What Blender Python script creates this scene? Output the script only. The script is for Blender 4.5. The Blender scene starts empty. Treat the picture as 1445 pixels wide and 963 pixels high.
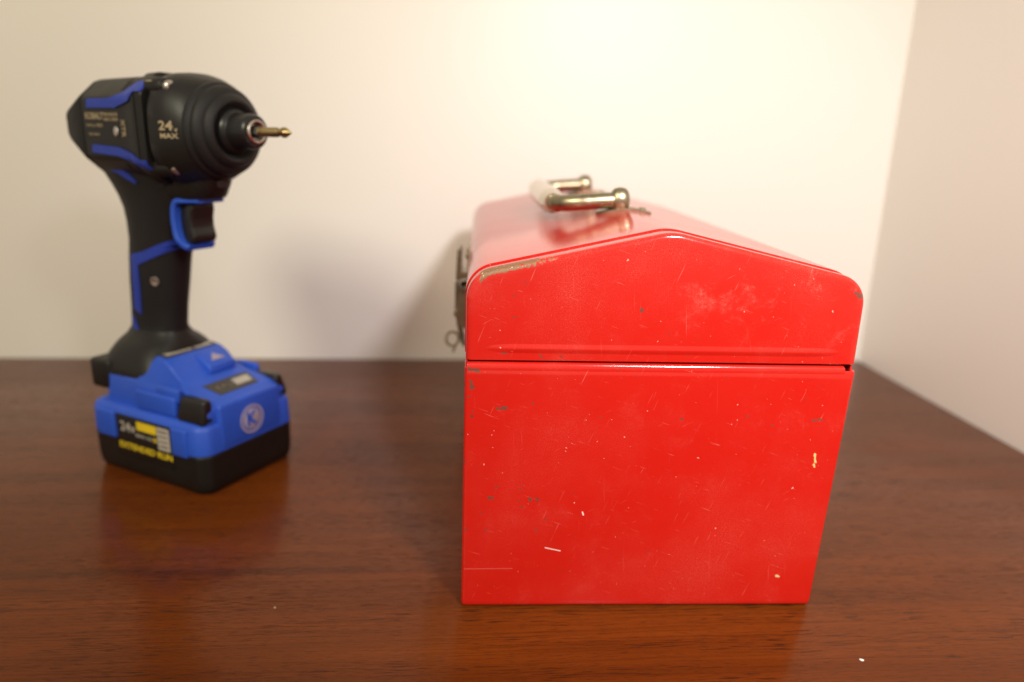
import bpy, bmesh, math, random
from mathutils import Vector, Matrix
from mathutils.bvhtree import BVHTree
random.seed(7)
S = bpy.context.scene
COL = S.collection

# ------------------------------------------------------------------ camera
F_PX, PITCH, YAW, ROLL = 1019.8, .27108, .07967, .02634
cam_d = bpy.data.cameras.new('camera')
cam = bpy.data.objects.new('camera', cam_d)
COL.objects.link(cam)
fwd = Vector((math.sin(YAW)*math.cos(PITCH), math.cos(YAW)*math.cos(PITCH), -math.sin(PITCH)))
rgt = Vector((math.cos(YAW), -math.sin(YAW), 0))
upv = rgt.cross(fwd)
r2 = rgt*math.cos(ROLL) + upv*math.sin(ROLL)
u2 = upv*math.cos(ROLL) - rgt*math.sin(ROLL)
M = Matrix((r2, u2, -fwd)).transposed().to_4x4()
M.translation = Vector((-.00337, -.30599, .22017))
cam.matrix_world = M
cam_d.sensor_width = 36.0
cam_d.lens = F_PX/1445*36
cam_d.clip_start = .01
cam_d.clip_end = 50
cam_d.dof.use_dof = True
cam_d.dof.focus_distance = .318
cam_d.dof.aperture_fstop = 4.2
S.camera = cam

# ------------------------------------------------------------------ light
w = bpy.data.worlds.new('World'); S.world = w; w.use_nodes = True
bg = w.node_tree.nodes['Background']
bg.inputs[0].default_value = (1.0, .86, .69, 1)
bg.inputs[1].default_value = .49

YWALL = .41589
def lamp(name, kind, loc, power, color, **kw):
    d = bpy.data.lights.new(name, kind); d.energy = power; d.color = color
    for k, v in kw.items(): setattr(d, k, v)
    o = bpy.data.objects.new(name, d); COL.objects.link(o); o.location = loc
    return o
def aim(o, target):
    o.rotation_euler = (Vector(target)-o.location).to_track_quat('-Z', 'Y').to_euler()
key = lamp('desk_lamp', 'SPOT', (.24, -.44, .54), 23.0, (1.0, .95, .96), shadow_soft_size=.05, spot_size=math.radians(74), spot_blend=1.0)
aim(key, (.21, YWALL, .02))
side = lamp('room_lamp', 'AREA', (-.54, -1.03, 1.04), 13.0, (1.0, .955, .72), shape='DISK', size=.42)
aim(side, (-.05, .2, .1))

S.view_settings.view_transform = 'Standard'
S.view_settings.look = 'None'
S.view_settings.exposure = 0
S.view_settings.gamma = 1
S.render.engine = 'CYCLES'

# ------------------------------------------------------------------ node helpers
def new_mat(name):
    m = bpy.data.materials.new(name); m.use_nodes = True
    nt = m.node_tree; b = nt.nodes['Principled BSDF']
    return m, nt, b
class NB:
    def __init__(s, nt): s.nt = nt; s.N = nt.nodes; s.L = nt.links
    def node(s, t, **kw):
        n = s.N.new(t)
        for k, v in kw.items(): setattr(n, k, v)
        return n
    def put(s, sock, v):
        if isinstance(v, bpy.types.NodeSocket): s.L.new(v, sock)
        else: sock.default_value = v
    def math(s, op, a, b=None, c=None, clamp=False):
        n = s.node('ShaderNodeMath', operation=op, use_clamp=clamp)
        s.put(n.inputs[0], a)
        if b is not None: s.put(n.inputs[1], b)
        if c is not None: s.put(n.inputs[2], c)
        return n.outputs[0]
    def vmath(s, op, a, b):
        n = s.node('ShaderNodeVectorMath', operation=op)
        s.put(n.inputs[0], a); s.put(n.inputs[1], b)
        return n.outputs[0]
    def coords(s): return s.node('ShaderNodeTexCoord').outputs['Object']
    def mapping(s, v, loc=(0,0,0), rot=(0,0,0), scale=(1,1,1)):
        n = s.node('ShaderNodeMapping'); s.put(n.inputs[0], v)
        n.inputs[1].default_value = loc; n.inputs[2].default_value = rot; n.inputs[3].default_value = scale
        return n.outputs[0]
    def noise(s, v, scale, detail=3, rough=.55, dist=0):
        n = s.node('ShaderNodeTexNoise'); s.put(n.inputs['Vector'], v)
        n.inputs['Scale'].default_value = scale; n.inputs['Detail'].default_value = detail
        n.inputs['Roughness'].default_value = rough; n.inputs['Distortion'].default_value = dist
        return n.outputs[0]
    def noisec(s, v, scale, detail=3):
        n = s.node('ShaderNodeTexNoise'); s.put(n.inputs['Vector'], v)
        n.inputs['Scale'].default_value = scale; n.inputs['Detail'].default_value = detail
        return n.outputs['Color']
    def voro(s, v, scale, out='Distance', rnd=1):
        n = s.node('ShaderNodeTexVoronoi'); s.put(n.inputs['Vector'], v)
        n.inputs['Scale'].default_value = scale; n.inputs['Randomness'].default_value = rnd
        return n.outputs
    def ramp(s, v, lo, hi, a=0.0, b=1.0):
        n = s.node('ShaderNodeMapRange', interpolation_type='SMOOTHSTEP'); s.put(n.inputs[0], v)
        s.put(n.inputs[1], lo); s.put(n.inputs[2], hi); s.put(n.inputs[3], a); s.put(n.inputs[4], b)
        return n.outputs[0]
    def mix(s, f, a, b, mode='MIX'):
        n = s.node('ShaderNodeMix', data_type='RGBA', blend_type=mode); s.put(n.inputs[0], f)
        for i, v in ((6, a), (7, b)):
            if isinstance(v, tuple) and len(v) == 3: v = v+(1,)
            s.put(n.inputs[i], v)
        return n.outputs[2]
    def bump(s, h, strength, dist, normal=None):
        n = s.node('ShaderNodeBump'); n.inputs['Strength'].default_value = strength
        n.inputs['Distance'].default_value = dist; s.put(n.inputs['Height'], h)
        if normal is not None: s.put(n.inputs['Normal'], normal)
        return n.outputs[0]
    def sep(s, v):
        n = s.node('ShaderNodeSeparateXYZ'); s.put(n.inputs[0], v); return n.outputs
    def comb(s, x, y, z):
        n = s.node('ShaderNodeCombineXYZ')
        for i, q in enumerate((x, y, z)): s.put(n.inputs[i], q)
        return n.outputs[0]

# ------------------------------------------------------------------ materials
def red_paint():
    m, nt, b = new_mat('red_enamel'); k = NB(nt); co = k.coords()
    x, y, z = k.sep(co)
    wob = k.vmath('ADD', co, k.vmath('MULTIPLY', k.vmath('SUBTRACT', k.noisec(co, 420, 4), (.5, .5, .5)), (.0032, .0032, .0032)))
    wx, wy, wz = k.sep(wob)
    red = k.mix(k.noise(co, 9, 4), (.53, .0085, .0050), (.615, .0135, .0075))
    # chalky worn paint, strongest on the upper right of the lid end
    blot = k.ramp(k.noise(co, 55, 6, .65, .4), .52, .72)
    gate = k.math('MULTIPLY', k.ramp(x, .07, .14), k.ramp(z, .128, .160))
    gate = k.math('ADD', k.math('MULTIPLY', gate, .8), .07)
    fine = k.math('MULTIPLY', k.ramp(k.noise(co, 420, 4, .7), .40, .62), k.ramp(k.noise(co, 1500, 3, .7), .35, .60))
    chalk = k.math('MULTIPLY', k.math('MULTIPLY', blot, gate), k.math('ADD', k.math('MULTIPLY', fine, .85), .15))
    col = k.mix(k.math('MULTIPLY', chalk, .75), red, (.80, .30, .24))
    # faint general dustiness
    dust = k.math('MULTIPLY', k.ramp(k.noise(co, 14, 5, .6), .40, .75), k.ramp(k.noise(co, 2400, 2, .8), .45, .70))
    col = k.mix(k.math('MULTIPLY', dust, .18), col, (.85, .42, .34))
    def specks(scale, rad, keep, seed, stretch=(1, 1, 1)):
        v = k.mapping(wob, loc=(seed, seed*.7, seed*1.3), scale=stretch)
        o = k.voro(v, scale)
        rc = k.sep(o['Color'])
        size = k.math('MULTIPLY', rc[1], rad)
        return k.math('MULTIPLY', k.math('LESS_THAN', o['Distance'], size), k.math('GREATER_THAN', rc[0], 1-keep))
    lift = k.math('ADD', k.math('MULTIPLY', k.ramp(x, .09, .0), .8), .2)
    clump = k.ramp(k.noise(co, 22, 3), .45, .60)
    dk = k.math('MULTIPLY', k.math('MULTIPLY', specks(230, .26, .22, 3.1), lift), clump)
    dk = k.math('MAXIMUM', dk, specks(210, .085, .16, 8.7))
    col = k.mix(k.math('MULTIPLY', dk, .85), col, (.10, .045, .032))
    wt = specks(190, .050, .10, 5.3)
    wt = k.math('MAXIMUM', wt, specks(520, .11, .10, 1.9))
    col = k.mix(k.math('MULTIPLY', wt, .8), col, (.85, .62, .50))
    # hairline scratches
    sc = None
    for ang, sd, st in ((.5, 2.0, (70, 70, 1400)), (-.35, 4.5, (90, 90, 1700)), (1.2, 7.7, (60, 60, 1500)), (1.65, 3.1, (25, 25, 1600))):
        v = k.mapping(k.mapping(co, rot=(0, ang, 0)), loc=(sd, sd, sd), scale=st)
        n = k.ramp(k.noise(v, 1.0, 2), .70, .78)
        sc = n if sc is None else k.math('MAXIMUM', sc, n)
    col = k.mix(k.math('MULTIPLY', sc, .22), col, (.85, .34, .27))
    # individual marks on the end panel: (x0,z0,x1,z1,width) in metres
    def mark(x0, z0, x1, z1, wd, jag=1.0):
        dx, dz = x1-x0, z1-z0; L2 = dx*dx+dz*dz
        ax = k.math('SUBTRACT', wx if jag else x, x0); az = k.math('SUBTRACT', wz if jag else z, z0)
        t = k.math('DIVIDE', k.math('ADD', k.math('MULTIPLY', ax, dx), k.math('MULTIPLY', az, dz)), L2, clamp=True)
        ex = k.math('SUBTRACT', ax, k.math('MULTIPLY', t, dx)); ez = k.math('SUBTRACT', az, k.math('MULTIPLY', t, dz))
        d = k.math('SQRT', k.math('ADD', k.math('MULTIPLY', ex, ex), k.math('MULTIPLY', ez, ez)))
        return k.math('LESS_THAN', d, wd)
    front = k.math('LESS_THAN', y, .004)
    def marks(lst, colr, f, jag=1.0):
        nonlocal col
        mm = None
        for q in lst:
            n = mark(*q, jag); mm = n if mm is None else k.math('MAXIMUM', mm, n)
        col = k.mix(k.math('MULTIPLY', k.math('MULTIPLY', mm, front), f), col, colr)
    marks([(.0395, .0325, .0468, .0308, .00022), (.0565, .0515, .0570, .0500, .0003)], (.92, .78, .72), .95, 0)
    marks([(.1645, .0815, .1654, .0780, .0006), (.1646, .0768, .1649, .0752, .0004)], (.80, .56, .20), .95)
    marks([(.1545, .0170, .1552, .0165, .0006)], (.80, .60, .30), .9)
    marks([(.0150, .1035, .0195, .1038, .0006), (.0310, .0585, .0316, .0576, .0007), (.0345, .0420, .0350, .0412, .0005),
           (.1610, .0990, .1650, .0992, .0005), (.0120, .0585, .0140, .0588, .0007), (.0020, .122, .0065, .1212, .0008),
           (.0030, .116, .0036, .113, .0007), (.0775, .1500, .0779, .1496, .0008), (.0165, .1295, .019, .1292, .0004),
           (.0335, .1290, .0345, .1275, .0004), (.1720, .1590, .1750, .1575, .0009)], (.13, .06, .042), .85)
    wp = k.comb(wx, 0.0, wz)
    def dots(lst, colr, f):
        nonlocal col
        mm = None
        for px_, pz_, r_ in lst:
            d = k.node('ShaderNodeVectorMath', operation='DISTANCE'); k.put(d.inputs[0], wp); d.inputs[1].default_value = (px_, 0, pz_)
            n = k.math('LESS_THAN', d.outputs['Value'], r_); mm = n if mm is None else k.math('MAXIMUM', mm, n)
        col = k.mix(k.math('MULTIPLY', k.math('MULTIPLY', mm, front), f), col, colr)
    rr = random.Random(3)
    dots([(a, c, rr.uniform(.00035, .00075)) for a, c in [(.0265, .0573), (.0279, .054), (.0083, .051), (.0014, .0424), (.0104, .042), (.0309, .0322), (.0279, .0657), (.0004, .0774), (.0389, .0477), (.0538, .0387), (.0026, .0241), (.0005, .1139), (.0024, .1089), (.0625, .0999), (.0309, .1058), (.0044, .1021), (.027, .0635), (.1303, .1006), (.1424, .0965), (.0998, .0989), (.0154, .0642)]], (.12, .055, .040), .75)
    dots([(a, c, rr.uniform(.00014, .00034)) for a, c in [(.0139, .0929), (.0129, .0905), (.0096, .076), (.0182, .0714), (.0572, .1013), (.0739, .0899), (.0654, .0789), (.0616, .087), (.0476, .0844), (.1255, .0991), (.1092, .0795), (.1645, .1061), (.1235, .0963), (.156, .0641), (.1213, .0433), (.0696, .1719), (.0959, .1359), (.0651, .1362), (.0857, .1361), (.1629, .1506), (.1231, .1499)]], (.90, .60, .48), .6)
    marks([(.0010, .0210, .0240, .0212, .00018)], (.85, .30, .24), .3, 0)
    # rust and bare steel along the upper left shoulder of the lid end
    lo = k.math('MINIMUM', k.math('ADD', k.math('MULTIPLY', x, .2276), .1640), k.math('ADD', k.math('MULTIPLY', x, .85), .1575))
    off = k.math('SUBTRACT', lo, z)                            # metres below the shoulder line
    nz = k.noise(co, 260, 6, .7)
    near = k.ramp(off, k.math('ADD', .0002, k.math('MULTIPLY', nz, .0050)), k.math('SUBTRACT', k.math('MULTIPLY', nz, .0050), .0006))
    span = k.math('MULTIPLY', k.ramp(x, .0035, .0090), k.ramp(x, .058, .012))
    brk = k.ramp(k.math('ADD', k.math('MULTIPLY', span, .36), k.noise(co, 480, 6, .8)), .68, .74)
    worn = k.math('MULTIPLY', k.math('MULTIPLY', near, brk), k.math('MULTIPLY', k.math('LESS_THAN', y, .0055), k.math('GREATER_THAN', z, .150)))
    rustc = k.mix(k.noise(co, 700, 4, .7), (.085, .034, .016), (.36, .17, .06))
    rustc = k.mix(k.ramp(k.noise(co, 1100, 3), .64, .70), rustc, (.75, .62, .48))
    col = k.mix(worn, col, rustc)
    k.L.new(col, b.inputs['Base Color'])
    rg = k.math('ADD', .10, k.math('MULTIPLY', k.noise(co, 40, 5), .08))
    rg = k.math('ADD', rg, k.math('ADD', k.math('MULTIPLY', chalk, .25), k.math('MULTIPLY', worn, .4)))
    k.L.new(rg, b.inputs['Roughness'])
    h = k.math('SUBTRACT', k.math('MULTIPLY', k.noise(co, 12, 2), 1.0), k.math('MULTIPLY', dk, .05))
    n1 = k.bump(h, .05, .01)
    n2 = k.bump(k.noise(co, 1400, 2), .03, .0004, n1)
    k.L.new(n2, b.inputs['Normal'])
    b.inputs['Specular IOR Level'].default_value = .72
    return m
RED = red_paint()

def wood():
    m, nt, b = new_mat('mahogany_veneer'); k = NB(nt); co = k.coords()
    x, y, z = k.sep(co)
    wv = k.vmath('ADD', co, k.comb(0, k.math('MULTIPLY', k.math('SUBTRACT', k.noise(co, 5, 2), .5), .008), 0))
    broad = k.noise(k.mapping(wv, scale=(1.2, 14, 1)), 2.2, 5, .6, .3)
    fib = k.noise(k.mapping(wv, scale=(5, 420, 1)), 1.6, 4, .6)
    col = k.mix(k.ramp(broad, .30, .72), (.112, .0250, .0030), (.182, .0415, .0050))
    col = k.mix(k.ramp(fib, .40, .85), col, (.088, .0195, .0027))
    # veneer leaf with a dark line along the join
    leaf = k.ramp(k.math('ADD', y, k.math('MULTIPLY', k.noise(k.mapping(co, scale=(3, 0, 0)), 3, 3), .010)), .038, .042)
    col = k.mix(k.math('MULTIPLY', leaf, .22), col, (.115, .030, .006))
    jd = k.math('ABSOLUTE', k.math('SUBTRACT', k.math('ADD', y, k.math('MULTIPLY', k.noise(k.mapping(co, scale=(3, 0, 0)), 3, 3), .010)), .039))
    join = k.math('MULTIPLY', k.ramp(jd, .006, .0), k.ramp(x, .03, -.12))
    col = k.mix(k.math('MULTIPLY', join, .45), col, (.045, .013, .005))
    # open pores: short dark dashes along the grain
    def pores(sx, sy, sc, lo, hi, seed):
        v = k.mapping(wv, loc=(seed, seed*2, 0), scale=(sx, sy, 1))
        return k.ramp(k.noise(v, sc, 2, .5), lo, hi)
    p = k.math('MULTIPLY', pores(40, 900, 1.6, .575, .625, 3.3), k.ramp(k.noise(k.mapping(wv, scale=(4, 40, 1)), 2.0, 3), .42, .60))
    p2 = k.math('MULTIPLY', pores(90, 1500, 1.5, .58, .66, 9.1), .5)
    pp = k.math('MAXIMUM', p, p2)
    col = k.mix(k.math('MULTIPLY', pp, .74), col, (.012, .005, .004))
    k.L.new(col, b.inputs['Base Color'])
    rg = k.math('ADD', .13, k.math('MULTIPLY', k.noise(co, 18, 4), .08))
    k.L.new(k.math('ADD', rg, k.math('MULTIPLY', pp, .15)), b.inputs['Roughness'])
    n1 = k.bump(pp, .35, -.0003)
    n1 = k.bump(fib, .03, .0003, n1)
    k.L.new(n1, b.inputs['Normal'])
    b.inputs['Specular IOR Level'].default_value = .11
    return m
WOOD = wood()

def wall_mat():
    m, nt, b = new_mat('cream_wall_paint'); k = NB(nt); co = k.coords()
    col = k.mix(k.noise(co, 3, 4), (.80, .757, .705), (.82, .782, .73))
    k.L.new(col, b.inputs['Base Color'])
    b.inputs['Roughness'].default_value = .42
    b.inputs['Specular IOR Level'].default_value = .4
    k.L.new(k.bump(k.noise(co, 420, 4, .6), .10, .0008), b.inputs['Normal'])
    return m
WALL = wall_mat()

def plastic(name, c, rough=.5, var=.15, grain=900, bump=.15, spec=.42):
    m, nt, b = new_mat(name); k = NB(nt); co = k.coords()
    lo = tuple(v*(1-var) for v in c); hi = tuple(min(1, v*(1+var)) for v in c)
    k.L.new(k.mix(k.noise(co, 45, 5), lo, hi), b.inputs['Base Color'])
    k.L.new(k.math('ADD', rough-.06, k.math('MULTIPLY', k.noise(co, 90, 4), .14)), b.inputs['Roughness'])
    k.L.new(k.bump(k.noise(co, grain, 2), bump, .0004), b.inputs['Normal'])
    b.inputs['Specular IOR Level'].default_value = spec
    return m
BLACK = plastic('black_plastic', (.0095, .0085, .0075), .42, spec=.36)
RUBBER = plastic('black_rubber', (.010, .009, .009), .54, spec=.34, grain=1400, bump=.3)
GLOSSB = plastic('glossy_black_plastic', (.012, .011, .011), .30, bump=.05)
BLUE = plastic('blue_plastic', (.020, .082, .52), .45)
BLUE2 = plastic('blue_trim_plastic', (.018, .042, .33), .5)
DARKIN = plastic('dark_interior', (.012, .009, .008), .8)
GREYP = plastic('grey_print', (.42, .38, .33), .6, bump=.02)
TANP = plastic('tan_print', (.36, .28, .17), .6, bump=.02)
YELP = plastic('yellow_print', (.70, .50, .015), .6, bump=.02)
PINKP = plastic('pale_print', (.34, .30, .38), .6, bump=.02)
PANEL = plastic('dark_grey_panel', (.045, .040, .036), .5, bump=.02)
WHITE = plastic('white_paint', (.80, .78, .74), .6, bump=.02)

def metal(name, c, rough, dirt=(.05, .035, .02), amt=.5):
    m, nt, b = new_mat(name); k = NB(nt); co = k.coords()
    d = k.ramp(k.noise(co, 130, 6, .65), .48, .70)
    k.L.new(k.mix(k.math('MULTIPLY', d, amt), c, dirt), b.inputs['Base Color'])
    b.inputs['Metallic'].default_value = 1
    k.L.new(k.math('ADD', rough, k.math('MULTIPLY', k.noise(co, 160, 5), .22)), b.inputs['Roughness'])
    k.L.new(k.bump(k.noise(co, 700, 3), .08, .0005), b.inputs['Normal'])
    return m
NICKEL = metal('aged_nickel', (.36, .31, .205), .24, amt=.5)
TARN = metal('tarnished_latch_steel', (.34, .29, .20), .26, amt=.6)
STEEL = metal('steel', (.60, .56, .52), .20, amt=.2)
BRASS = metal('titanium_bit', (.42, .31, .15), .24, amt=.4)
DSTEEL = metal('dark_steel', (.10, .095, .09), .3, amt=.2)

# ------------------------------------------------------------------ mesh helpers
def obj(name, bm, mat, parent=None, sharp=32, mm=False):
    if mm: bmesh.ops.scale(bm, vec=(.001,)*3, verts=bm.verts)
    bmesh.ops.recalc_face_normals(bm, faces=bm.faces)
    me = bpy.data.meshes.new(name); bm.to_mesh(me); bm.free()
    for p in me.polygons: p.use_smooth = True
    me.set_sharp_from_angle(angle=math.radians(sharp))
    me.materials.append(mat)
    o = bpy.data.objects.new(name, me); COL.objects.link(o)
    if parent: o.parent = parent
    return o
def empty(name, loc, rz, label, cat):
    o = bpy.data.objects.new(name, None); COL.objects.link(o)
    o.location = loc; o.rotation_euler = (0, 0, rz); o.empty_display_size = .02
    o['label'] = label; o['category'] = cat
    return o
def loft(rings, cap=True, closed=True, bm=None):
    bm = bm or bmesh.new()
    vs = [[bm.verts.new(p) for p in r] for r in rings]
    n = len(rings[0])
    for a, b in zip(vs, vs[1:]):
        for i in range(n if closed else n-1):
            j = (i+1) % n
            bm.faces.new((a[i], a[j], b[j], b[i]))
    if cap:
        bm.faces.new(vs[0]); bm.faces.new(vs[-1])
    return bm
def spow(c, e): return math.copysign(abs(c)**e, c)
def se(a, b, n=2.0, N=48):
    return [(a*spow(math.cos(2*math.pi*i/N), 2/n), b*spow(math.sin(2*math.pi*i/N), 2/n)) for i in range(N)]
AX = 221.0     # height of the driver's axis, mm
def along_u(secs, N=48, wc=AX):          # sections (u, half width, half height, exponent[, w centre])
    rings = []
    for s in secs:
        c = s[4] if len(s) > 4 else wc
        rings.append([(s[0], p[0], c+p[1]) for p in se(s[1], s[2], s[3], N)])
    return loft(rings)
def octo(hw, hh, cv, ch, rnd=2.2):       # rectangle with chamfered, slightly softened corners
    c = [(hw, -hh+ch), (hw, hh-ch), (hw-cv, hh), (-hw+cv, hh), (-hw, hh-ch), (-hw, -hh+ch), (-hw+cv, -hh), (hw-cv, -hh)]
    pts = []
    for i, p in enumerate(c):
        p0 = Vector(c[i-1]); p1 = Vector(p); p2 = Vector(c[(i+1) % 8])
        d0 = (p0-p1); d1 = (p2-p1)
        d0 = d0.normalized()*min(rnd, d0.length*.45); d1 = d1.normalized()*min(rnd, d1.length*.45)
        for t in (0, .33, .67, 1):
            q = (p1+d0)*(1-t)**2+p1*2*t*(1-t)+(p1+d1)*t*t; pts.append((q.x, q.y))
    return pts
def along_u8(secs):                      # (u, half width, half height, chamfer v, chamfer w, w centre)
    return loft([[(s[0], p[0], s[5]+p[1]) for p in octo(*s[1:5])] for s in secs])
def along_w(secs, N=48):                 # sections (w, u centre, half u, half v, exponent)
    return loft([[(s[1]+p[0], p[1], s[0]) for p in se(s[2], s[3], s[4], N)] for s in secs])
def revolve(prof, N=48, wc=AX, cap=True):
    return loft([[(u, r*math.cos(2*math.pi*i/N), wc+r*math.sin(2*math.pi*i/N)) for i in range(N)] for u, r in prof], cap=cap)
def box(x0, x1, y0, y1, z0, z1, bev=0, seg=2):
    bm = bmesh.new()
    bmesh.ops.create_cube(bm, size=1)
    for v in bm.verts:
        v.co = Vector(((x0+x1)/2+v.co.x*(x1-x0), (y0+y1)/2+v.co.y*(y1-y0), (z0+z1)/2+v.co.z*(z1-z0)))
    if bev: bmesh.ops.bevel(bm, geom=bm.edges[:], offset=bev, segments=seg, affect='EDGES', profile=.5)
    return bm
def prism(poly, y0, y1, bev=0, seg=2):   # polygon in (x,z), extruded along y
    bm = bmesh.new()
    a = [bm.verts.new((p[0], y0, p[1])) for p in poly]; b = [bm.verts.new((p[0], y1, p[1])) for p in poly]
    n = len(poly)
    bm.faces.new(a); bm.faces.new(b[::-1])
    for i in range(n): bm.faces.new((a[i], b[i], b[(i+1) % n], a[(i+1) % n]))
    bmesh.ops.recalc_face_normals(bm, faces=bm.faces)
    if bev: bmesh.ops.bevel(bm, geom=bm.edges[:], offset=bev, segments=seg, affect='EDGES', profile=.5, clamp_overlap=True)
    return bm
def tube(path, rad, N=20, cap=True):
    path = [Vector(p) for p in path]
    rads = rad if isinstance(rad, (list, tuple)) else [rad]*len(path)
    t0 = (path[1]-path[0]).normalized()
    ref = Vector((0, 0, 1)) if abs(t0.z) < .9 else Vector((1, 0, 0))
    nrm = (ref - t0*ref.dot(t0)).normalized(); rings = []
    for i, p in enumerate(path):
        t = (path[min(i+1, len(path)-1)]-path[max(i-1, 0)]).normalized()
        nrm = (nrm - t*nrm.dot(t)).normalized(); bn = t.cross(nrm)
        rings.append([p+nrm*rads[i]*math.cos(2*math.pi*j/N)+bn*rads[i]*math.sin(2*math.pi*j/N) for j in range(N)])
    return loft(rings, cap=cap)
def smooth_path(pts, n=8):               # Catmull-Rom
    pts = [Vector(p) for p in pts]; out = []
    for i in range(len(pts)-1):
        p0 = pts[max(i-1, 0)]; p1 = pts[i]; p2 = pts[i+1]; p3 = pts[min(i+2, len(pts)-1)]
        for j in range(n):
            t = j/n
            out.append(.5*((2*p1)+(p2-p0)*t+(2*p0-5*p1+4*p2-p3)*t*t+(3*p1-p0-3*p2+p3)*t*t*t))
    out.append(pts[-1]); return out
def merge(dst, src):
    me = bpy.data.meshes.new('tmp'); src.to_mesh(me); src.free(); dst.from_mesh(me); bpy.data.meshes.remove(me); return dst
def bvh_of(o): 
    return BVHTree.FromPolygons([v.co.copy() for v in o.data.vertices], [tuple(p.vertices) for p in o.data.polygons])
def text_bm(body, size, bold=0.0, depth=.08, width=None):
    c = bpy.data.curves.new('t', 'FONT'); c.body = body; c.size = size; c.align_x = 'CENTER'; c.align_y = 'CENTER'
    c.offset = bold; c.extrude = depth; c.resolution_u = 3
    o = bpy.data.objects.new('t', c); COL.objects.link(o)
    dg = bpy.context.evaluated_depsgraph_get(); me = bpy.data.meshes.new_from_object(o.evaluated_get(dg))
    bm = bmesh.new(); bm.from_mesh(me); bpy.data.meshes.remove(me)
    bpy.data.objects.remove(o); bpy.data.curves.remove(c)
    if width:
        xs = [v.co.x for v in bm.verts]; f = width/(max(xs)-min(xs)); cx = (max(xs)+min(xs))/2
        for v in bm.verts: v.co.x = (v.co.x-cx)*f
    return bm
def place(bm, origin, xd, yd):
    o = Vector(origin); xd = Vector(xd).normalized(); yd = Vector(yd).normalized(); zd = xd.cross(yd)
    for v in bm.verts: v.co = o+xd*v.co.x+yd*v.co.y+zd*v.co.z
    return bm
def stick(bm, bvhs, gap):                # press a side-on mark onto a curved near-side surface (mm)
    for v in bm.verts:
        best = None
        for bv in bvhs:
            h = bv.ray_cast(Vector((v.co.x, -80, v.co.z))*.001, Vector((0, 1, 0)))
            if h[0] is not None and (best is None or h[0].y < best): best = h[0].y
        base = best*1000 if best is not None else -20
        v.co.y = base - gap + (v.co.y if abs(v.co.y) < 5 else 0)
    return bm
def band(top, bot, bvhs, gap=1.0, thick=2.2, n=10, across=4):   # raised strip following a curved side
    top = [Vector((p[0], 0, p[1])) for p in top]; bot = [Vector((p[0], 0, p[1])) for p in bot]
    def res(pl):
        out = []
        for a, b in zip(pl, pl[1:]): out += [a.lerp(b, j/n) for j in range(n)]
        return out+[pl[-1]]
    T, B = res(top), res(bot); rings = []
    for t, b in zip(T, B):
        row = [t.lerp(b, j/across) for j in range(across+1)]
        out_, in_ = [], []
        for p in row:
            best = None
            for bv in bvhs:
                h = bv.ray_cast(Vector((p.x, -80, p.z))*.001, Vector((0, 1, 0)))
                if h[0] is not None and (best is None or h[0].y < best): best = h[0].y
            s = best*1000 if best is not None else -18
            out_.append((p.x, s-gap, p.z)); in_.append((p.x, s-gap+thick, p.z))
        rings.append(out_+in_[::-1])
    return loft(rings)
def mirror_v(bm):
    c = bm.copy()
    for v in c.verts: v.co.y = -v.co.y
    bmesh.ops.reverse_faces(c, faces=c.faces)
    return c

# ------------------------------------------------------------------ the setting
XW, YW = .43255, .41589
def structure(name, bm, mat):
    o = obj(name, bm, mat); o['kind'] = 'structure'; return o
structure('table', box(-1.3, XW-.002, -.75, YW-.002, -.035, 0, .002), WOOD)
structure('wall_back', box(-1.6, XW, YW, YW+.08, -.30, 1.3), WALL)
structure('wall_right', box(XW, XW+.08, -.75, YW+.08, -.30, 1.3), WALL)

# ------------------------------------------------------------------ toolbox
TB = empty('toolbox', (0, 0, 0), -.03193, 'worn red metal toolbox with peaked lid and folded nickel carry handle', 'toolbox')
LEN = 345.0
def arc2(cx, cz, r, a0, a1, n):
    return [(cx+r*math.cos(a0+(a1-a0)*i/n), cz+r*math.sin(a0+(a1-a0)*i/n)) for i in range(n+1)]
def lid_profile(off=0.0, zb=126.2):
    # outer outline of the lid end, left foot -> ridge -> right foot
    sl = math.atan2(184.9-167.6, 89-13.0)
    r = 14.0
    cxl = .5+r; czl = 153.2
    left = [(.5, zb), (.5, 140), ] + arc2(cxl, czl, r, math.pi, math.pi/2+sl, 10)
    rr = 26
    n = (-math.sin(sl), math.cos(sl))
    # ridge arc centre so that the slope line is tangent to it
    ex, ez = left[-1]
    d = 89-ex; zr = ez+d*math.tan(sl)
    cz = zr-rr/math.cos(sl)
    ridge = arc2(89, cz, rr, math.pi/2+sl, math.pi/2, 5)
    half = left+ridge
    pts = half+[(178-p[0], p[1]) for p in half[-2::-1]]
    if off:
        out = []
        for i, p in enumerate(pts):
            a = pts[max(i-1, 0)]; b = pts[min(i+1, len(pts)-1)]
            tx, tz = b[0]-a[0], b[1]-a[1]; L = math.hypot(tx, tz)
            out.append((p[0]-tz/L*off, p[1]+tx/L*off))
        out[0] = (out[0][0], zb); out[-1] = (out[-1][0], zb)
        pts = out
    return pts
lid = bpy.data.objects.new('lid', None); COL.objects.link(lid); lid.parent = TB; lid.empty_display_size = .02
def ring_at(y, off, zb=126.2): return [(p[0], y, p[1]) for p in lid_profile(off+.55, zb)]
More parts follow.
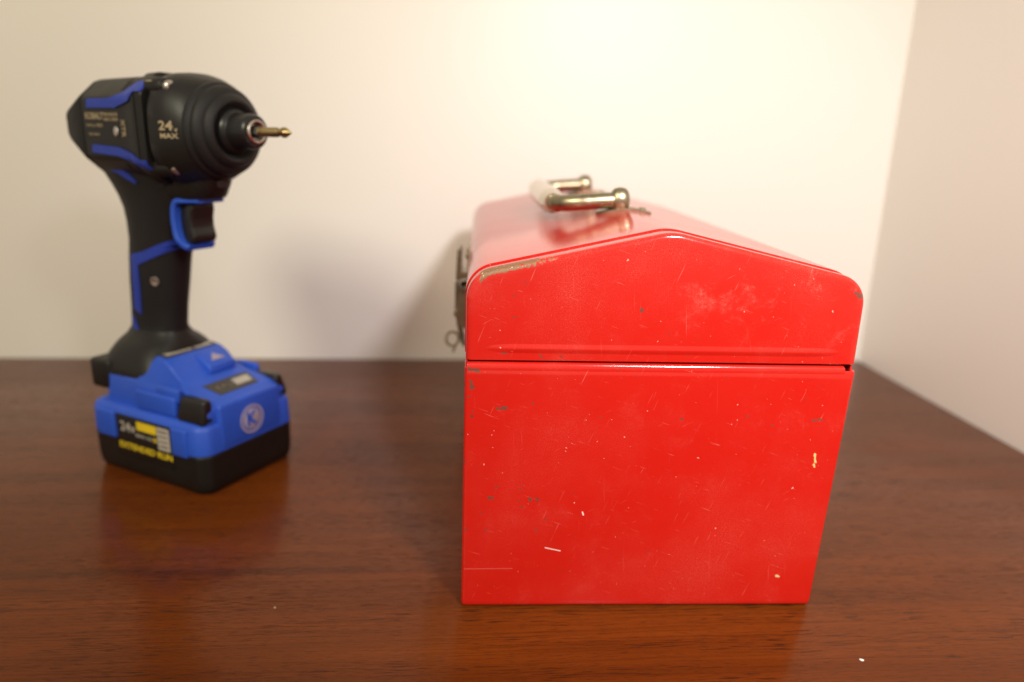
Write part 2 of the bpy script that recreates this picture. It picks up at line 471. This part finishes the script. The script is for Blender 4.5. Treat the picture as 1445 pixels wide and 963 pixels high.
# roof sheet: outer and inner skins
RY = 12.5
rings = [ring_at(RY+.2, -.2), ring_at(LEN-RY-.2, -.2), ring_at(LEN-RY, -.3), ring_at(LEN-RY, -1.2), ring_at(RY, -1.2), ring_at(RY, -.3), ring_at(RY+.2, -.2)]
obj('roof_sheet', loft(rings, cap=False, closed=False), RED, lid, mm=True)
def end_cap(flip):
    prof = [(18, -1.1), (17, -.8), (2.6, -.8), (1.5, -.95), (.75, -1.4), (.25, -2.2), (0, -3.2), (0, -4.6)]
    prof += [(.05, -7)]
    rings = [ring_at(y, o) for y, o in prof]
    if flip: rings = [[(p[0], LEN-p[1], p[2]) for p in r] for r in rings]
    bm = bmesh.new()
    loft(rings, cap=False, closed=False, bm=bm)
    bm.verts.ensure_lookup_table()
    n = len(rings[0]); last = bm.verts[-n:]
    # fill the flat face by joining left and right halves row by row
    h = n//2
    for i in range(h-1):
        bm.faces.new((last[i], last[i+1], last[n-2-i], last[n-1-i]))
    bm.faces.new((last[h-1], last[h], last[h+1]))
    return bm
obj('end_cap', end_cap(False), RED, lid, mm=True, sharp=45)
obj('end_cap', end_cap(True), RED, lid, mm=True, sharp=45)
# pressed bead across the lid end
rings = []
for i in range(25):
    x = 7+164*i/24
    e = min(1, min(i, 24-i)/2.0); e = e*e*(3-2*e)
    rings.append([(x, .18-(.62*e)*math.exp(-((zz-131.6)/1.7)**2), zz) for zz in [127.4+.53*j for j in range(17)]])
obj('bead', loft(rings, cap=False, closed=False), RED, lid, mm=True, sharp=80)

# body shell
def body_ring(z, inset, r=1.6, zz=None):
    t = max(0, min(1, z/124)); xl = -.5*(1-t)+.3*t; xr = 173.2*(1-t)+178*t
    x0, x1, y0, y1 = xl+inset, xr-inset, inset, LEN-inset
    pts = []
    for cx, cy, a in ((x1-r, y1-r, 0), (x0+r, y1-r, 90), (x0+r, y0+r, 180), (x1-r, y0+r, 270)):
        for i in range(5):
            an = math.radians(a+22.5*i); pts.append((cx+r*math.cos(an), cy+r*math.sin(an), z if zz is None else zz))
    return pts
rings = [body_ring(.5, 3.0), body_ring(.3, 1.2), body_ring(.5, .6), body_ring(.9, .25), body_ring(1.5, .05), body_ring(3.2, 0)] + [body_ring(z, 0) for z in (40, 80, 119, 122.4)]
rings += [body_ring(122.8, .3), body_ring(122.8, .7), body_ring(122.4, 1.0), body_ring(60, 1.0), body_ring(3, 1.0), body_ring(2.2, 4)]
body = obj('body', loft(rings, cap=False), RED, TB, mm=True, sharp=40)
obj('base', box(1.6, 171.0, 2.0, LEN-2.0, 0, 1.0, .15), DARKIN, TB, mm=True)  # black plinth; its colour stands in for the contact shade under the box
def lip(y0, s):
    prof = [(0.0, 121.5)]+[(2.6-2.6*math.cos(a), 122.6+2.7*math.sin(a)) for a in [math.radians(v) for v in (0, 15, 30, 45, 60, 75, 90, 105, 120)]]+[(5.0, 124.2)]
    rings = []
    for x, cut in ((1.2, 1.2), (3, 0), (60, 0), (120, 0), (171.5, 0), (172.8, .0)):
        rings.append([(x+(p[0]*.35 if x < 5 else -p[0]*.35 if x > 150 else 0), y0+s*(p[0]-.12), p[1]-.25*cut) for p in prof])
    return loft(rings, cap=False, closed=False)
obj('rolled_edge', lip(0, 1), RED, body, mm=True, sharp=80)
obj('rolled_edge', lip(LEN, -1), RED, body, mm=True, sharp=80)
def side_lip(x, s):
    return box(min(x, x+s*1.0), max(x, x+s*1.0), 2.2, LEN-2.2, 120, 125.0, .2)
obj('side_rim', side_lip(1.0, 1), RED, body, mm=True)
obj('side_rim', side_lip(177.0, -1), RED, body, mm=True)
obj('inner_tray', box(4, 174, 7, LEN-7, 60, 118, .5), DARKIN, TB, mm=True)

# carry handle, folded over to the left
Y0, Y1 = 107.0, 252.0
hd = bpy.data.objects.new('handle', None); COL.objects.link(hd); hd.parent = TB; hd.empty_display_size = .02
gx, gz, px, pz = 48.5, 186.0, 83.0, 188.9
arm = lambda y, s: smooth_path([(px, y, pz), (px-12, y, pz-.9), (gx+12, y+s*.5, gz+1.0), (gx+3.5, y+s*4.5, gz+.2), (gx, y+s*13, gz)], 7)
obj('arm', tube(arm(Y0, 1), [4.6]*22+[5.0]*7, 20), NICKEL, hd, mm=True)
obj('arm', tube(arm(Y1, -1), [4.6]*22+[5.0]*7, 20), NICKEL, hd, mm=True)
gl = [(gx, Y0+9+ (Y1-Y0-18)*i/24, gz) for i in range(25)]
gr = [5.4+2.0*min(1, min(i, 24-i)/2.5)+.5*math.sin(math.pi*i/24) for i in range(25)]
POLISH = metal('polished_nickel', (.58, .52, .40), .08, amt=.3)
obj('grip', tube(gl, gr, 24), POLISH, hd, mm=True)
for y in (Y0, Y1):
    # eared pivot: a rounded barrel standing over the ridge
    prof = [(-6.2, .5), (-6.0, 3.4), (-5.2, 5.4), (-3.6, 6.9), (-1.2, 7.5), (1.4, 7.5), (3.6, 6.8), (5.0, 5.2), (5.7, 3.0), (5.9, .5)]
    bm = loft([[(85.2+u*.92, y+r*.72*math.cos(2*math.pi*i/28), 188.6+r*1.0*math.sin(2*math.pi*i/28)) for i in range(28)] for u, r in prof])
    ear = obj('pivot_ear', bm, NICKEL, hd, mm=True)
    # strap following the roof to either side of the ridge
    sl = math.tan(math.atan2(184.9-167.6, 76))
    top = lambda x: 185.15-max(0, abs(x-89)-4)*sl-1.0
    for x0, x1 in ((88, 103), (72, 88)):
        rr = []
        for i in range(9):
            x = x0+(x1-x0)*i/8; wd = 5.2*(1 if abs(x-88) < 10 else math.sqrt(max(.05, 1-((abs(x-88)-10)/6)**2)))
            z = top(x)
            rr.append([(x, y-wd, z-.6), (x, y-wd, z+.7), (x, y-wd*.6, z+1.1), (x, y+wd*.6, z+1.1), (x, y+wd, z+.7), (x, y+wd, z-.6)])
        obj('strap', loft(rr), NICKEL, hd, mm=True)
    bm = loft([[(98+r*math.cos(2*math.pi*i/16), y+r*math.sin(2*math.pi*i/16), top(98)+.8+h) for i in range(16)] for r, h in ((2.6, 0), (2.5, .6), (1.7, 1.2), (.5, 1.4))])
    obj('rivet', bm, NICKEL, hd, mm=True)

# draw latch in the middle of the left side
lt = bpy.data.objects.new('latch', None); COL.objects.link(lt); lt.parent = TB; lt.empty_display_size = .02
YC = 168.0
def lpoly(poly, y0, y1, bev=.35): return prism(poly, y0, y1, bev, 1)
obj('hook_plate', box(-1.4, .6, YC-15, YC+15, 131, 153, .4), TARN, lt, mm=True)
obj('catch', lpoly([(-1.2, 133), (-8.6, 131.5), (-9.0, 134), (-8.2, 151), (-6.2, 152.5), (-5.2, 150), (-5.6, 137), (-1.2, 137)], YC-11, YC+11), TARN, lt, mm=True)
obj('base_plate', box(-1.6, .6, YC-15, YC+15, 84, 123.5, .4), TARN, lt, mm=True)
for s in (-1, 1):
    obj('side_cheek', lpoly([(-1.2, 128), (-6.8, 127), (-8.0, 108), (-6.4, 101), (-1.2, 99)], YC+s*11-.7, YC+s*11+.7, .2), TARN, lt, mm=True)
obj('lever', lpoly([(-7.4, 130), (-9.4, 130), (-9.6, 112), (-8.4, 102), (-5.6, 90), (-4.0, 86), (-3.0, 87), (-5.2, 98), (-7.2, 110)], YC-9.5, YC+9.5), TARN, lt, mm=True)
bm = tube([(-8.0, YC-12.5, 109.5), (-8.0, YC+12.5, 109.5)], 2.3, 16); obj('hinge_pin', bm, NICKEL, lt, mm=True)
for dy in (-11.5, 11.5):
    for zz in (148, 90):
        bm = loft([[(-1.3-h, YC+dy+r*math.cos(2*math.pi*i/14), zz+r*math.sin(2*math.pi*i/14)) for i in range(14)] for r, h in ((2.3, 0), (2.1, .7), (1.3, 1.3), (.3, 1.5))])
        obj('rivet', bm, NICKEL, lt, mm=True)
rg = [(-11.4+4.2*math.cos(t), YC-3.5+1.2*math.sin(t), 90.4+4.6*math.sin(t)) for t in [2*math.pi*i/28 for i in range(29)]]
obj('ring', tube(rg, .95, 10, cap=False), NICKEL, lt, mm=True)
obj('pull_tab', lpoly([(-9.6, 86.6), (-11.6, 81.5), (-10.2, 80.8), (-8.6, 85.6)], YC-4.5, YC-2.5, .2), TARN, lt, mm=True)

# ------------------------------------------------------------------ impact driver
DR = empty('impact_driver', (-.1377, .1475, 0), math.radians(-31), 'black and blue cordless impact driver standing upright on its battery, bit fitted', 'power tool')
def P(name, bm, mat, parent=DR, sharp=32): return obj(name, bm, mat, parent, sharp, mm=True)
housing = P('motor_housing', along_u8([(-91, 27, 27.4, 13, 11, AX), (-90, 28.6, 28.8, 13.5, 11.5, AX), (-70, 29.6, 29.4, 14, 12, AX), (-52, 30.2, 29.8, 14, 12, AX), (-46, 30.6, 30.0, 14, 12, AX), (-43, 31.2, 31.6, 14, 12, AX), (-34, 31.6, 32.0, 14, 12, AX), (-32.6, 31.0, 31.4, 14, 12, AX), (-32.2, 28, 28, 13, 11, AX)]), BLACK)
P('rear_cap', along_u8([(-91.2, 26.4, 26.8, 13, 11, AX), (-91.6, 28.0, 28.4, 13, 11, AX), (-93.5, 28.4, 28.0, 13, 11, AX), (-101, 27.6, 20.5, 11, 8, AX+.6), (-108.5, 26.2, 14.2, 9, 5.6, AX+1.2), (-111.5, 25.0, 11.8, 8, 5, AX+1.6), (-112.6, 23.4, 10.2, 7, 4.5, AX+1.6)]), RUBBER)
P('seam_band', along_u([(-32.4, 28.6, 29.2, 2.8), (-28, 28.6, 29.2, 2.8)]), RUBBER)
gear = P('gear_case', along_u([(-29.6, 28.2, 28.6, 2.8), (-29.2, 31.0, 31.6, 2.8), (-27.8, 31.9, 32.4, 2.7), (-21, 31.9, 32.4, 2.6), (-15, 30.6, 31.0, 2.45), (-10, 28.6, 29.0, 2.3), (-6.4, 27.0, 27.3, 2.15), (-5.0, 25.8, 26.0, 2.05)], 64), BLACK)
P('nose_bumper', revolve([(-8, 24), (-7.0, 27.0), (-5.6, 27.6), (-4.0, 27.2), (-3.4, 25.8), (-2.6, 25.2), (-1.2, 25.6), (.6, 25.2), (2.2, 24.0), (3.0, 22.2), (3.4, 21.0), (4.4, 21.0), (6.2, 19.6), (7.4, 17.8), (7.4, 16.6), (6.4, 15.4), (4.4, 14.2), (3.4, 12)], 64), RUBBER, sharp=40)
P('collet_sleeve', revolve([(2, 13.4), (6, 13.0), (8.0, 12.0), (9.2, 10.6), (11, 10.1), (19.2, 10.0), (21.2, 9.7), (22.2, 8.9), (22.4, 7.4), (20.8, 7.1), (19, 6)], 48), GLOSSB)
P('collet_ring', revolve([(19.2, 7.2), (22.0, 7.2), (23.2, 6.7), (23.5, 6.0), (23.0, 5.2), (21.0, 4.4), (19.6, 4.2)], 40), STEEL)
bit = P('driver_bit', loft([[(u, r*math.cos(2*math.pi*i/6+.3), AX+r*math.sin(2*math.pi*i/6+.3)) for i in range(6)] for u, r in ((16, 3.6), (25, 3.6), (25.8, 3.1))]), DSTEEL)
P('bit_shaft', revolve([(25.4, 3.0), (26.4, 2.75), (38.4, 2.75), (39.3, 2.3), (41.4, 2.1)], 24), BRASS, bit)
rings = []
for u, r in ((41, 2.2), (42.2, 2.9), (44.6, 2.9), (47, 1.7), (48.6, .5)):
    rings.append([(u, r*q*math.cos(t), AX+r*q*math.sin(t)) for t, q in [(2*math.pi*i/16, (1, .9, .62, .9)[i % 4]) for i in range(16)]])
P('bit_tip', loft(rings), BRASS, bit, 20)

# handle and grip
handle = P('handle', along_w([(209, -62, 46, 23, 2.4), (203, -62.5, 47.5, 22, 2.4), (197, -62.5, 46.5, 20.5, 2.4), (192, -62, 43.5, 19.2, 2.4), (186, -61.5, 39.5, 17.8, 2.4), (180, -62, 35, 16.6, 2.4), (172, -63.5, 29.8, 15.4, 2.4), (163, -66, 25.8, 14.7, 2.4), (152, -68, 23.4, 14.3, 2.4), (140, -71, 22.3, 14.2, 2.45), (125, -73.6, 21.6, 14.1, 2.45), (108, -76.3, 20.6, 13.6, 2.4), (96, -78, 20.3, 13.5, 2.4), (88, -78.6, 20.8, 14.2, 2.4), (82, -78, 24, 18, 2.4)], 56), RUBBER)
chin = P('chin', along_w([(199, -34, 22, 17, 2.8), (195, -33, 24.5, 16.8, 2.8), (190, -33, 23.5, 16.2, 2.8), (182.4, -34, 20.6, 14.8, 2.8), (181.2, -34, 19.4, 14, 2.8)], 56), BLACK)
P('lamp_lens', along_u([(-12.5, 4, 2.2, 2.5, 190), (-8.6, 4, 2.2, 2.5, 190)], 24), GLOSSB, chin)
P('boss_hole', loft([[(-41+r*math.cos(2*math.pi*i/20), y, 190.5+r*math.sin(2*math.pi*i/20)) for i in range(20)] for y, r in ((-15, 3.0), (-17.1, 3.0), (-17.1, 2.2), (-15.2, 2.0))]), DARKIN, chin)
def guard_path(n=6):
    return smooth_path([(-19.5, 0, 180.2), (-26, 0, 180.0), (-34, 0, 179.3), (-37.4, 0, 175.5), (-38.4, 0, 167), (-37.2, 0, 157.5), (-34.0, 0, 152.0), (-31.2, 0, 150.2)], n)
def ribbon(path, hw, th):
    rings = []
    for i, p in enumerate(path):
        t = (path[min(i+1, len(path)-1)]-path[max(i-1, 0)]).normalized(); nr = Vector((-t.z, 0, t.x))
        q_ = i/(len(path)-1); k = hw*(.70+.30*min(1, q_*4)) if q_ < .5 else hw*(.72+.28*min(1, (1-q_)*4)); b = th/2
        rings.append([p+nr*b+Vector((0, -k+.8, 0)), p+nr*(b-.8)+Vector((0, -k, 0)), p-nr*(b-.8)+Vector((0, -k, 0)), p-nr*b+Vector((0, -k+.8, 0)),
                      p-nr*b+Vector((0, k-.8, 0)), p-nr*(b-.8)+Vector((0, k, 0)), p+nr*(b-.8)+Vector((0, k, 0)), p+nr*b+Vector((0, k-.8, 0))])
    return loft(rings)
P('trigger_guard', ribbon(guard_path(), 14.2, 3.6), BLUE)
tp = [(-42, 178), (-26.6, 178), (-26.4, 174), (-27.8, 168), (-27.8, 163), (-26.2, 157), (-27.0, 153.9), (-30, 153.0), (-42, 153.0)]
P('trigger', prism(tp, -9.0, 9.0, 2.6, 4), GLOSSB)
B = [bvh_of(housing), bvh_of(gear)]
HB = [bvh_of(handle)]
for s in (1, -1):
    f = (lambda bm: bm) if s == 1 else mirror_v
    P('blue_stripe', f(band([(-83, 237.6), (-62, 237.8), (-52, 240.5), (-46.5, 247.6), (-33, 247.4)], [(-84, 232.4), (-57, 232.4), (-43, 236.2), (-38.5, 241.4), (-33, 241.4)], B, .9)), BLUE2)
    P('blue_stripe', f(band([(-82, 211.4), (-57, 210.2), (-45, 206.8), (-38, 203.6), (-33, 203.4)], [(-83, 206.6), (-58, 205.2), (-45, 201.6), (-38, 198.0), (-33, 197.8)], B, .9)), BLUE2)
    P('blue_stripe', f(band([(-86, 200.6), (-76, 199.5), (-66, 194.4), (-60.6, 189.6)], [(-82.5, 195.4), (-76, 194.2), (-67, 190.2), (-61, 188.2)], HB, .8)), BLUE2)
    P('grip_stripe', f(band([(-46.6, 154.2), (-68, 145.6), (-81.5, 142.6)], [(-43.8, 149.0), (-66, 139.6), (-74.4, 136.4)], HB, .6)), BLUE2)
    P('grip_stripe', f(band([(-81.6, 142.4), (-82.6, 122), (-84.4, 106)], [(-74.4, 142), (-75.2, 122), (-77.2, 103)], HB, .6)), BLUE2)
    P('grip_stripe', f(band([(-88.6, 101), (-88.2, 94), (-84.0, 87.6)], [(-86.2, 101), (-82.4, 93), (-78.6, 88.2)], HB, .6)), BLUE2)
    hit = HB[0].ray_cast(Vector((-.062, -.08, .1265)), Vector((0, 1, 0)))
    hp_ = hit[0]*1000; hn = hit[1].normalized(); hn = hn if hn.y < 0 else -hn
    e1 = Vector((0, 0, 1)); e1 = (e1-hn*e1.dot(hn)).normalized(); e2 = hn.cross(e1)
    bm = loft([[hp_+hn*d+e1*r*math.cos(2*math.pi*i/20)+e2*r*math.sin(2*math.pi*i/20) for i in range(20)] for d, r in ((-2, 2.9), (.25, 2.9), (.4, 2.5), (.1, 1.3))])
    if s == -1: bm = mirror_v(bm)
    P('grip_screw', bm, STEEL)
    for wz, vv in ((244.2, -22.6), (199.4, -22.6)):
        bm = loft([[(u, s*vv+r*math.cos(2*math.pi*i/20), wz+r*math.sin(2*math.pi*i/20)) for i in range(20)] for u, r in ((-33, 5.6), (-23.4, 5.6), (-21.8, 5.0), (-20.4, 4.4))])
        boss = P('screw_boss', bm, BLACK)
        bm = loft([[(u, s*vv+r*math.cos(2*math.pi*i/20), wz+r*math.sin(2*math.pi*i/20)) for i in range(20)] for u, r in ((-20.6, 3.6), (-17.8, 3.6), (-17.0, 3.0), (-17.0, 1.6), (-18.6, 1.4))])
        P('screw', bm, STEEL, boss)
        bm = box(-32.8, -26.4, s*vv-4.8, s*vv+4.8, wz-3.4, wz+3.6, .8)
        P('boss_cap', bm, TANP if wz > 220 else BLACK, boss)
for s in (1, -1):
    f = (lambda bm: bm) if s == 1 else mirror_v
    for tp_, bt_ in (([(-52, 246.2), (-47.6, 249.0)], [(-49.4, 240.9), (-45.4, 243.0)]), ([(-57, 247.6), (-53.6, 249.2)], [(-55.4, 241.6), (-52.4, 242.6)]),
                     ([(-50, 201.6), (-44, 198.2)], [(-51, 196.4), (-46, 194.0)]), ([(-57.6, 203.6), (-53.8, 202.4)], [(-58.4, 197.8), (-55, 196.6)])):
        P('vent_slot', f(band(tp_, bt_, B, .12, 1.0, 3, 2)), DARKIN)
    P('rib', f(band([(-40.5, 238), (-39.0, 239), (-38.2, 240)], [(-40.5, 205), (-39.0, 204), (-38.2, 203)], B, .55, 1.6, 2, 10)), BLACK)
bm = loft([[(-58.5+r*math.cos(2*math.pi*i/16), y, 219+1.5*r*math.sin(2*math.pi*i/16)) for i in range(16)] for y, r in ((-28.6, 2.0), (-30.3, 2.0), (-30.6, 1.6), (-30.6, .8))])
P('housing_screw', bm, STEEL)
# printing on the housing
def side_text(body, size, u, wv, mat, width=None, bold=.04, bvhs=B, parent=DR, rot=0):
    bm = text_bm(body, size, bold, .06, width)
    if rot: bmesh.ops.rotate(bm, verts=bm.verts, cent=(0, 0, 0), matrix=Matrix.Rotation(rot, 3, 'Z'))
    place(bm, (u, 0, wv), (1, 0, 0), (0, 0, 1))
    P('lettering', stick(bm, bvhs, .12), mat, parent, 60)
side_text('24', 7.0, -15.4, 222.8, TANP, 8.4, .16, parent=gear)
side_text('v', 3.6, -9.6, 221.0, TANP, 2.0, .08, parent=gear)
side_text('MAX', 3.7, -13.8, 217.4, TANP, 10.4, .10, parent=gear)
side_text('KOBALT', 5.2, -78.0, 227.6, TANP, 18, .14, parent=housing)
side_text('BRUSHLESS', 2.6, -62.0, 228.6, TANP, 13, .03, parent=housing)
side_text('IMPACT DRIVER', 2.4, -62.0, 225.8, TANP, 13, .03, parent=housing)
side_text('1/4 in. HEX', 2.6, -78.6, 222.4, TANP, 16, .03, parent=housing)
side_text('24V MAX', 2.0, -80.0, 217.2, TANP, 11, .02, parent=housing)
side_text('XTR', 5.0, -51.6, 221.0, TANP, 10.0, .10, parent=housing, rot=-math.pi/2)

# foot
foot = P('foot', along_w([(92, -78.2, 20.9, 14.4, 2.4), (88, -78.4, 22.4, 17.4, 2.5), (85.4, -78.6, 23.8, 21.4, 2.7), (82, -79, 25.2, 25, 3.0), (77, -79, 27.2, 28.4, 3.4), (71, -78.4, 29.4, 31, 3.8), (66, -78, 31.2, 32.4, 4.2), (63.6, -78, 30.8, 32, 4.2)], 64), BLACK)
P('clip_mount', box(-110, -90, -33, 33, 53, 73.4, 2.6, 3), BLACK, foot)

# battery pack
bat = bpy.data.objects.new('battery', None); COL.objects.link(bat); bat.parent = DR; bat.empty_display_size = .02
def brect(w_, ins, u0=-107.0, u1=1.0, hw=40.0, ch=6.0, r=2):
    a, b_, c = u0+ins, u1-ins, hw-ins
    cc = max(1.5, ch-.4*ins)
    corners = [(b_, c-cc), (b_-cc, c), (a+cc, c), (a, c-cc), (a, -c+cc), (a+cc, -c), (b_-cc, -c), (b_, -c+cc)]
    pts = []
    n = len(corners)
    for i, p in enumerate(corners):      # soften every corner of the chamfered rectangle
        p0 = Vector(corners[i-1]); p1 = Vector(p); p2 = Vector(corners[(i+1) % n])
        d0 = (p0-p1).normalized()*min(3.6, (p0-p1).length*.4); d1 = (p2-p1).normalized()*min(3.6, (p2-p1).length*.4)
        for t in (0, .25, .5, .75, 1):
            q = (p1+d0)*(1-t)**2+p1*2*t*(1-t)+(p1+d1)*t*t
            pts.append((q.x, q.y, w_))
    return pts
P('battery_tray', loft([brect(0, 3.2), brect(.8, 2.2), brect(4, .9), brect(9, .3), brect(25.6, 0), brect(26.2, .4)]), BLACK, bat)
case = P('battery_case', loft([brect(26.4, .5), brect(27.0, -.1), brect(42.4, .4), brect(45.0, 1.6), brect(46.6, 4.0), brect(47, 7.0)]), BLUE, bat)
hp = [(-1.2, 44), (-1.2, 52.6), (-2.6, 56.2), (-6.0, 58.6), (-27, 63.4), (-33, 66.4), (-42, 75.2), (-48, 78.6), (-56, 79.4), (-60, 76), (-64, 66.2), (-94, 66.0), (-94, 44)]
bm = prism(hp, -33.4, 33.4)
for v in bm.verts:
    f = 1-.0*max(0, v.co.z-46)
    if v.co.z > 53: f = 1-min(.30, (v.co.z-53)*.020)*(1 if v.co.x > -62 else .15)
    v.co.y *= f
bmesh.ops.bevel(bm, geom=bm.edges[:], offset=2.2, segments=3, affect='EDGES', profile=.5, clamp_overlap=True)
hood = P('battery_hood', bm, BLUE, bat, 40)
HOODB = bvh_of(hood)
def top_of(u, v, bv=HOODB):
    h = bv.ray_cast(Vector((u, v, 120))*.001, Vector((0, 0, -1))); return h[0].z*1000 if h[0] else 60
def top_plate(name, quad, mat, parent, up=.5, th=1.2):
    bm = bmesh.new(); n = 8; rows = []
    for i in range(n+1):
        row = []
        for j in range(n+1):
            a = Vector(quad[0]).lerp(Vector(quad[1]), j/n); b_ = Vector(quad[3]).lerp(Vector(quad[2]), j/n); q = a.lerp(b_, i/n)
            row.append((q.x, q.y, top_of(q.x, q.y)+up))
        rows.append(row)
    vs = [[bm.verts.new(p) for p in r] for r in rows]; lo = [[bm.verts.new((p[0], p[1], p[2]-th)) for p in r] for r in rows]
    for i in range(n):
        for j in range(n):
            bm.faces.new((vs[i][j], vs[i][j+1], vs[i+1][j+1], vs[i+1][j])); bm.faces.new((lo[i][j], lo[i+1][j], lo[i+1][j+1], lo[i][j+1]))
    for i in range(n):
        for a, b_ in (((i, 0), (i+1, 0)), ((i+1, n), (i, n)), ((0, i+1), (0, i)), ((n, i), (n, i+1))):
            bm.faces.new((vs[a[0]][a[1]], vs[b_[0]][b_[1]], lo[b_[0]][b_[1]], lo[a[0]][a[1]]))
    return P(name, bm, mat, parent)
gauge = top_plate('charge_gauge', [(-23.6, -15.6), (-23.6, 20.6), (-8.4, 17.0), (-8.4, -14.6)], PANEL, bat, .35)
top_plate('gauge_window', [(-20.0, 4.4), (-20.0, 17.8), (-12.6, 15.8), (-12.6, 3.0)], GREYP, gauge, .6)
bm = text_bm('(+)', 6.4, .02, .06, 11.5); place(bm, (-16, -5.0, 0), (0, 1, 0), (-1, 0, 0))
for v in bm.verts: v.co.z = top_of(v.co.x, v.co.y)+.55
P('lettering', bm, TANP, gauge, 60)
strip = top_plate('name_strip', [(-57.0, -20.2), (-57.0, 21.5), (-49.6, 21.0), (-48.6, -20.4)], PANEL, bat, .45)
top_plate('strip_window', [(-55.6, -17.6), (-55.6, 2.0), (-51.0, 2.0), (-51.0, -17.8)], GREYP, strip, .7)
top_plate('strip_window', [(-55.4, 4.4), (-55.4, 18.4), (-51.0, 18.0), (-51.0, 4.4)], GREYP, strip, .7)
# release lug below the strip
bm = prism([(-48, 66), (-47.2, 77.6), (-42.6, 77.2), (-31.6, 71.0), (-30.4, 66)], -2.0, 20.0, 1.4, 3)
lug = P('slide_lug', bm, BLUE, bat)
bm = prism([(-.1, 0), (5.0, 0), (2.3, 5.2)], -.1, .1)
bmesh.ops.scale(bm, vec=(2.2, 1, 1.3), verts=bm.verts)
for v in bm.verts:
    q = v.co.copy(); t = q.z/10.0
    v.co = Vector((-35.0-8.6*t, 3.4+q.x, 73.2+4.7*t+(.35 if q.y > 0 else .1)))
P('arrow_mark', bm, PINKP, lug)
# ridges where pack meets foot, near and far side
for s in (-1, 1):
    P('rail', box(-62, -26, s*33.6-2.2, s*33.6+2.2, 47, 60, 1.6, 3), BLUE, bat)
    P('rail_step', box(-44, -24, s*32.4-2.0, s*32.4+2.0, 56, 65.4, 1.6, 3), BLUE, bat)
    y0, y1 = sorted((s*26.5, s*36.6))
    bm = box(-25, -1.0, y0, y1, 45.6, 61.6, 3.0, 4)
    for v in bm.verts:
        if v.co.z > 54:
            v.co.x = -13-.2+(v.co.x+13)*(.90); v.co.y = s*(26.5+(abs(v.co.y)-26.5)*.72)
    P('release_button', bm, GLOSSB, bat)
    # blue corner tabs either side of the label
    for u0, u1 in ((-97, -78.5), (-25.5, -11.5)):
        y0, y1 = sorted((s*37.0, s*41.6))
        P('corner_tab', box(u0, u1, y0, y1, 24.5, 43.5, 1.6, 3), BLUE, case)
    y0, y1 = sorted((s*37.0, s*40.5))
    lab = P('label_plate', box(-78, -26, y0, y1, 14, 42.2, .5), PANEL if False else BLACK, bat)
    if s == -1:
        def ptext(body, size, u, wv, mat, width, bold):
            bm = text_bm(body, size, bold, .05, width); place(bm, (u, -40.6, wv), (1, 0, 0), (0, 0, 1)); P('lettering', bm, mat, lab, 60)
        ptext('24v', 9.4, -66.4, 34.4, GREYP, 14.5, .12)
        P('label_block', box(-57.6, -39.2, -40.62, -40.2, 34.6, 40.4), YELP, lab)
        P('label_block', box(-38.4, -27.4, -40.62, -40.2, 25.4, 40.6), GREYP, lab)
        ptext('MAX 4.0', 3.4, -51.6, 30.6, GREYP, 15, .03)
        ptext('Ah', 4.4, -41.2, 30.6, YELP, 3.6, .12)
        ptext('EXTENDED RUN', 5.6, -51.2, 21.2, YELP, 50, .14)
        for zz, hgt in ((38.0, 1.0), (34.6, .8), (31.2, .8), (28.0, 1.0)):
            P('label_line', box(-37, -29, -40.72, -40.4, zz-hgt/2, zz+hgt/2), PANEL, lab)
P('front_face', box(-22, 1.5, -25.5, 25.5, 27.6, 57.2, 2.6, 3), BLUE, bat)
# round emblem on the front of the pack
def disc(u, r0, r1, N=48):
    rings = [[(uu, r*math.cos(2*math.pi*i/N), 40.6+r*math.sin(2*math.pi*i/N)) for i in range(N)] for uu, r in ((u-.6, r0), (u, r0), (u, r1), (u-.6, r1))]
    return rings
EU = 1.85
em = P('emblem', loft(disc(EU, 9.6, 8.2), cap=False), PINKP, bat)
P('emblem_disc', loft([[(uu, r*math.cos(2*math.pi*i/40), 40.6+r*math.sin(2*math.pi*i/40)) for i in range(40)] for uu, r in ((EU-.6, 7.0), (EU-.1, 7.0), (EU, 6.8))]), PINKP, em)
bm = text_bm('K', 12.5, .5, .06, 8.6); place(bm, (EU+.08, 0, 40.6), (0, 1, 0), (0, 0, 1)); P('lettering', bm, BLUE, em, 60)

# ------------------------------------------------------------------ stray flecks on the table
def fleck(name, x, y, L, ang, mat, label):
    bm = loft([[(L*t*math.cos(ang)-wd*s*math.sin(ang), L*t*math.sin(ang)+wd*s*math.cos(ang), h) for s, h in ((-1, .02), (-.6, .35), (.7, .45), (1, .02))] for t, wd in ((-.5, .1), (-.2, .5), (.15, .6), (.5, .15))])
    o = obj(name, bm, mat, None, mm=True); o.location = (x, y, 0)
    o['label'] = label; o['category'] = 'fleck'
    return o
fleck('paint_fleck', .1781, -.0452, 1.9, -.5, WHITE, 'tiny white paint fleck on the bare wood right of the toolbox')
fleck('wood_splinter', -.0900, .0024, 1.0, .2, TANP, 'tiny pale splinter on the wood between driver and toolbox')
